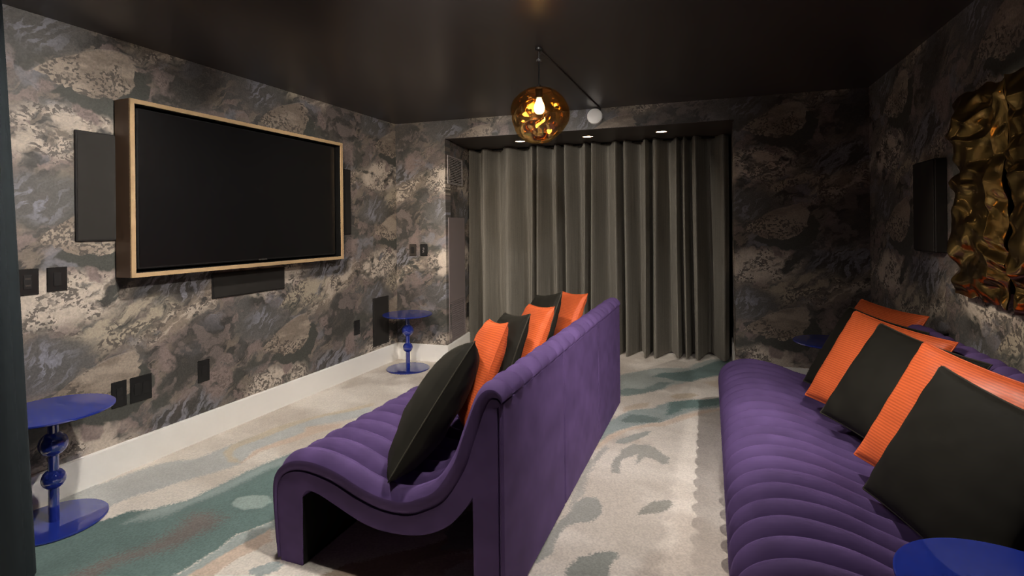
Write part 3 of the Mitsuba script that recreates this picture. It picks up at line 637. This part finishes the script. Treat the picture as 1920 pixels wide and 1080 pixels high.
# ------------------------------------------------------------------ sofas
SEAM = catmull([(0.0, 0.012), (-0.012, 0.15), (-0.012, 0.29), (0.030, 0.352), (0.120, 0.372), (0.250, 0.352), (0.375, 0.308), (0.480, 0.284), (0.588, 0.286), (0.668, 0.316), (0.750, 0.370),
                (0.826, 0.485), (0.866, 0.590), (0.905, 0.700), (0.930, 0.745), (0.955, 0.748), (0.968, 0.735)], 6)
UNDER = catmull([(0.860, 0.400), (0.812, 0.332), (0.746, 0.271), (0.645, 0.227), (0.517, 0.212), (0.407, 0.223), (0.290, 0.263), (0.196, 0.297), (0.138, 0.303), (0.110, 0.276)], 6)
NCH, NMOD, MODW = 7, 3, 0.785
def channel_mesh(w, seed, first, last):
    d = np.gradient(SEAM, axis=0); d /= np.linalg.norm(d, axis=1, keepdims=True)
    nrm = np.stack([-d[:, 1], d[:, 0]], 1)
    arc = np.concatenate([[0], np.cumsum(np.linalg.norm(np.diff(SEAM, axis=0), axis=1))])
    L = arc[-1]
    th = np.interp(arc, [0, 0.25, 0.36, 0.50, 0.75, 1.0, 1.25, L - 0.10, L - 0.03, L], [0.020, 0.028, 0.060, 0.088, 0.088, 0.082, 0.070, 0.066, 0.058, 0.018])
    k = 9; ker = np.ones(k) / k; th = np.convolve(np.pad(th, k // 2, mode='edge'), ker, 'valid')
    ny = 17
    e = np.linspace(-1, 1, ny); e = np.sin(e * PI / 2)
    prof = (1 - np.abs(e) ** 2.0) ** 0.85
    P = np.zeros((len(SEAM), ny, 3))
    for j in range(ny):
        lo = 0.02 if not ((first and e[j] < 0) or (last and e[j] > 0)) else 0.0
        hgt = th * (lo + (1 - lo) * prof[j])
        wr = 0.003 * (nfbm(np.stack([arc * 9, arc * 0 + e[j] * 1.5 + seed * 3, arc * 0], -1), 2, 4) - 0.5) * prof[j] * 2
        P[:, j, 0] = SEAM[:, 0] + nrm[:, 0] * (hgt + wr)
        P[:, j, 2] = SEAM[:, 1] + nrm[:, 1] * (hgt + wr)
        P[:, j, 1] = w / 2 * e[j] * 0.998
    for (flag, js, sg) in ((first, (0, 1, 2), -1), (last, (-1, -2, -3), 1)):
        if flag:
            for jj, (oy, hh) in zip(js, ((-0.010, 0.0), (0.007, 0.30), (0.004, 0.62))):
                P[:, jj, 1] = sg * (w / 2 + oy)
                P[:, jj, 0] = SEAM[:, 0] + nrm[:, 0] * th * hh; P[:, jj, 2] = SEAM[:, 1] + nrm[:, 1] * th * hh
    m = grid(P)
    # close the ends and the underside
    base = np.stack([np.stack([SEAM[:, 0], np.full(len(SEAM), -w / 2 * 0.998), SEAM[:, 1]], -1), np.stack([SEAM[:, 0], np.full(len(SEAM), w / 2 * 0.998), SEAM[:, 1]], -1)], 1)
    sides = [grid(np.stack([base[:, 0], P[:, 0]], 1)), grid(np.stack([P[:, -1], base[:, 1]], 1))]
    caps = []
    for i in (0, -1):
        q = np.vstack([P[i], base[i, 1], base[i, 0]]); c = q.mean(0)
        n = len(q); caps.append(trimesh.Trimesh(np.vstack([q, c]), [[a, (a + 1) % n, n] for a in range(n)], process=False))
    m = trimesh.util.concatenate([m] + sides + caps)
    m.merge_vertices(digits_vertex=6); m.fix_normals()
    return m
from shapely.geometry import Polygon
BODY = Polygon([tuple(p) for p in SEAM] + [(0.955, 0.72), (0.955, 0.0), (0.862, 0.0)] + [tuple(p) for p in UNDER] + [(0.110, 0.0), (0.0, 0.0)]).buffer(0)
def body_mesh(w):
    m = trimesh.creation.extrude_polygon(BODY, w, engine='earcut')
    # polygon (x, z) extruded along y
    v = m.vertices.copy(); m.vertices = np.stack([v[:, 0], v[:, 2], v[:, 1]], 1); m.invert()
    return m
def sofa(key, x, y, rot, label):
    W = T().translate([x, y, 0]).rotate([0, 0, 1], math.degrees(rot))
    cw = (MODW - 0.004) / NCH
    chan = {}
    for kind in ((True, False), (False, False), (False, True)):
        chan[kind] = [ply(channel_mesh(cw, s, *kind), 'purple_velvet', smooth=50) for s in range(2)]
    bm = ply(body_mesh(MODW - 0.004), 'purple_velvet', smooth=35)
    bp = ply(box(0.952, 0.974, 0.003, MODW - 0.007, 0.004, 0.742, 0.009), 'purple_velvet', smooth=False)
    shade_plate = ply(box(0.110, 0.113, 0.004, MODW - 0.008, 0.002, 0.27), 'void_black')  # thin black plate that paints the shadow on the inner front leg face
    ft = ply(box(0.02, 0.10, 0.03, MODW - 0.03, 0.0, 0.012), 'void_black')
    for mI in range(NMOD):
        s = num(key + '__section', mI)
        Wm = W @ T().translate([0, mI * MODW + 0.002, 0])
        scene[s + '__body'] = {**bm, 'to_world': Wm}
        scene[s + '__back_panel'] = {**bp, 'to_world': Wm}
        scene[s + '__leg_shade_plate'] = {**shade_plate, 'to_world': Wm}
        for c in range(NCH):
            kind = (mI == 0 and c == 0, mI == NMOD - 1 and c == NCH - 1)
            scene[num(s + '__channel', c)] = {**chan[kind][(c + mI) % 2], 'to_world': Wm @ T().translate([0, (c + 0.5) * cw, 0])}
    tag(key, label, 'sofa')
sofa('velvet_sofa', -1.672, 1.640, 0.010, 'long purple velvet channel sofa in mid carpet, seen from its end and back')
sofa('velvet_sofa_001', 0.062, 1.515, 0.020, 'long purple velvet channel sofa against the right wall')

# ------------------------------------------------------------------ cushions
def pillow_mesh(s, th, seed, N=44):
    g = np.linspace(-1, 1, N); g = np.sign(g) * np.abs(g) ** 0.9
    U, V = np.meshgrid(g, g, indexing='ij')
    px = s / 2 * U * (1 - 0.055 * (1 - V ** 2) * np.abs(U) ** 2)
    py = s / 2 * V * (1 - 0.055 * (1 - U ** 2) * np.abs(V) ** 2)
    f = ((1 - U ** 2).clip(0) * (1 - V ** 2).clip(0)) ** 0.42
    out = []
    for sg in (1, -1):
        n1 = nfbm(np.stack([U * 1.6 + 5, V * 1.6, U * 0 + seed + sg], -1), 3, 2) - 0.5
        # creases that run out of the corners
        r = np.abs(np.abs(U) - np.abs(V)); cr = 0.006 * np.sin(16 * (U * V) + seed) * (np.abs(U * V)) * f
        z = sg * (th / 2 * f * (1 + 0.35 * n1)) + sg * cr + 0.012 * (U ** 2 - V ** 2) * 0.3
        out.append(np.stack([px, py, z], -1))
    uv = np.stack([U, V], -1).reshape(-1, 2) * 0.5 + 0.5
    a, b = grid(out[0]), grid(out[1][:, ::-1])
    m = trimesh.util.concatenate([a, b])
    uv2 = np.concatenate([uv, (np.stack([U, V], -1)[:, ::-1].reshape(-1, 2) * 0.5 + 0.5)])
    return m, uv2, out[0]
def pillow(key, c, a, b, s, th, kind, label, seed, group):
    n = np.cross(a, b)
    M = np.eye(4); M[:3, 0], M[:3, 1], M[:3, 2], M[:3, 3] = a, b, n, c
    m, uv, F = pillow_mesh(s, th, seed)
    m.apply_transform(M)
    put(key + '__cover', m, 'orange_silk' if kind == 'o' else 'olive_velvet', smooth=True, uv=uv)
    per = np.concatenate([F[:, 0], F[-1, 1:], F[-2::-1, -1], F[0, -2:0:-1]])
    per = np.vstack([per, per[:1]]) @ M[:3, :3].T + M[:3, 3]
    put(key + '__piping', tube(per[::2] if len(per[::2]) > 8 else per, 0.0035, 6), 'orange_silk' if kind == 'o' else 'olive_cord', smooth=True)
    tag(key, label, 'cushion', group)
def axes(yaw, lean, roll):
    n = np.array([math.cos(yaw), math.sin(yaw), 0]); z = np.array([0, 0, 1.0]); a = np.cross(z, n)
    b = math.cos(lean) * z - math.sin(lean) * n
    return math.cos(roll) * a + math.sin(roll) * b, math.cos(roll) * b - math.sin(roll) * a
G1, G2 = 'cushions on the left sofa', 'cushions on the right sofa'
R = [((0.662, 1.945, 0.599), 3.62, 0.463, -0.163, 'd', 'dark olive velvet cushion nearest the camera on the right sofa'),
     ((0.706, 2.175, 0.638), 3.74, 0.507, -0.157, 'o', 'bright orange ribbed cushion just behind the nearest dark one on the right sofa'),
     ((0.674, 2.658, 0.629), 3.755, 0.558, -0.160, 'd', 'dark olive velvet cushion between two orange ones on the right sofa'),
     ((0.652, 2.905, 0.648), 3.84, 0.544, -0.143, 'o', 'bright orange ribbed cushion in the middle of the row on the right sofa'),
     ((0.675, 3.279, 0.619), 3.73, 0.539, -0.126, 'd', 'dark olive velvet cushion near the far end of the right sofa'),
     ((0.780, 3.560, 0.640), 3.60, 0.520, -0.060, 'o', 'red orange cushion farthest back on the right sofa, mostly hidden')]
for i, (c, yaw, lean, roll, kind, lab) in enumerate(R):
    a, b = axes(yaw, lean, roll)
    pillow(num('cushion', 6 + i), c, a, b, 0.50, 0.15, kind, lab, 10.0 + i * 3, G2)
# nearest cushion on the left sofa, seen edge on
LRp, URp = np.array([-1.165, 1.630, 0.378]), np.array([-0.905, 1.905, 0.905])
bb = URp - LRp; sz = np.linalg.norm(bb); bb /= sz
vd = -(LRp + URp) / 2 + eye; aa = vd - (vd @ bb) * bb; aa /= np.linalg.norm(aa)
sz = 0.60
pillow('cushion', (LRp + URp) / 2 - aa * sz / 2, aa, bb, sz, 0.21, 'd', 'large dark olive velvet cushion at the near end of the left sofa', 3.0, G1)
Q = [((-1.088, 2.300, 0.650), 3.68, 0.39, 0.143, 'o', 'orange silk cushion nearest the camera on the left sofa'),
     ((-1.075, 2.530, 0.650), 3.73, 0.39, 0.148, 'd', 'dark olive cushion second from the near end of the left sofa'),
     ((-1.078, 2.920, 0.640), 3.73, 0.415, 0.114, 'o', 'orange silk cushion in the middle of the left sofa row'),
     ((-1.10, 3.190, 0.672), 3.73, 0.37, 0.170, 'd', 'dark olive cushion third from the near end of the left sofa'),
     ((-1.070, 3.640, 0.632), 3.74, 0.43, 0.090, 'o', 'orange silk cushion at the far end of the left sofa')]
for i, (c, yaw, lean, roll, kind, lab) in enumerate(Q):
    a, b = axes(yaw, lean, roll)
    pillow(num('cushion', 1 + i), c, a, b, 0.50, 0.14, kind, lab, 40.0 + i * 3, G1)

# ------------------------------------------------------------------ blue side tables
base_m = lathe([(0.001, 0.0), (0.196, 0.0), (0.201, 0.004), (0.201, 0.009), (0.196, 0.013), (0.001, 0.013)], 72)
top_m = lathe([(0.001, 0.510), (0.227, 0.510), (0.233, 0.514), (0.233, 0.520), (0.228, 0.524), (0.001, 0.524)], 80)
stem_m = lathe([(0.001, 0.012), (0.020, 0.012), (0.020, 0.511), (0.001, 0.511)], 32)
def ball(r, z):
    t = np.linspace(-PI / 2, PI / 2, 25); return lathe([(max(r * math.cos(a), 0.001), z + r * math.sin(a)) for a in t], 40)
TB = {'base': ply(base_m, 'blue_lacquer', smooth=40), 'top': ply(top_m, 'blue_lacquer', smooth=40), 'stem': ply(stem_m, 'blue_lacquer', smooth=40),
      'ball': ply(ball(0.046, 0.205), 'blue_lacquer', smooth=True), 'ball_001': ply(ball(0.055, 0.365), 'blue_lacquer', smooth=True)}
for i, (x, y, lab) in enumerate([(-2.862, 1.478, 'shiny blue round side table half hidden by the dark drape at left'),
                                 (-2.781, 4.300, 'shiny blue round side table in the far corner by the baseboard'),
                                 (0.600, 1.462, 'shiny blue round side table at the near end of the right sofa'),
                                 (0.690, 4.200, 'blue side table beyond the far end of the right sofa, only its rim visible')]):
    k = num('side_table', i)
    for part, d in TB.items(): scene[k + '__' + part] = {**d, 'to_world': T().translate([x, y, 0])}
    tag(k, lab, 'side table', 'blue side tables')
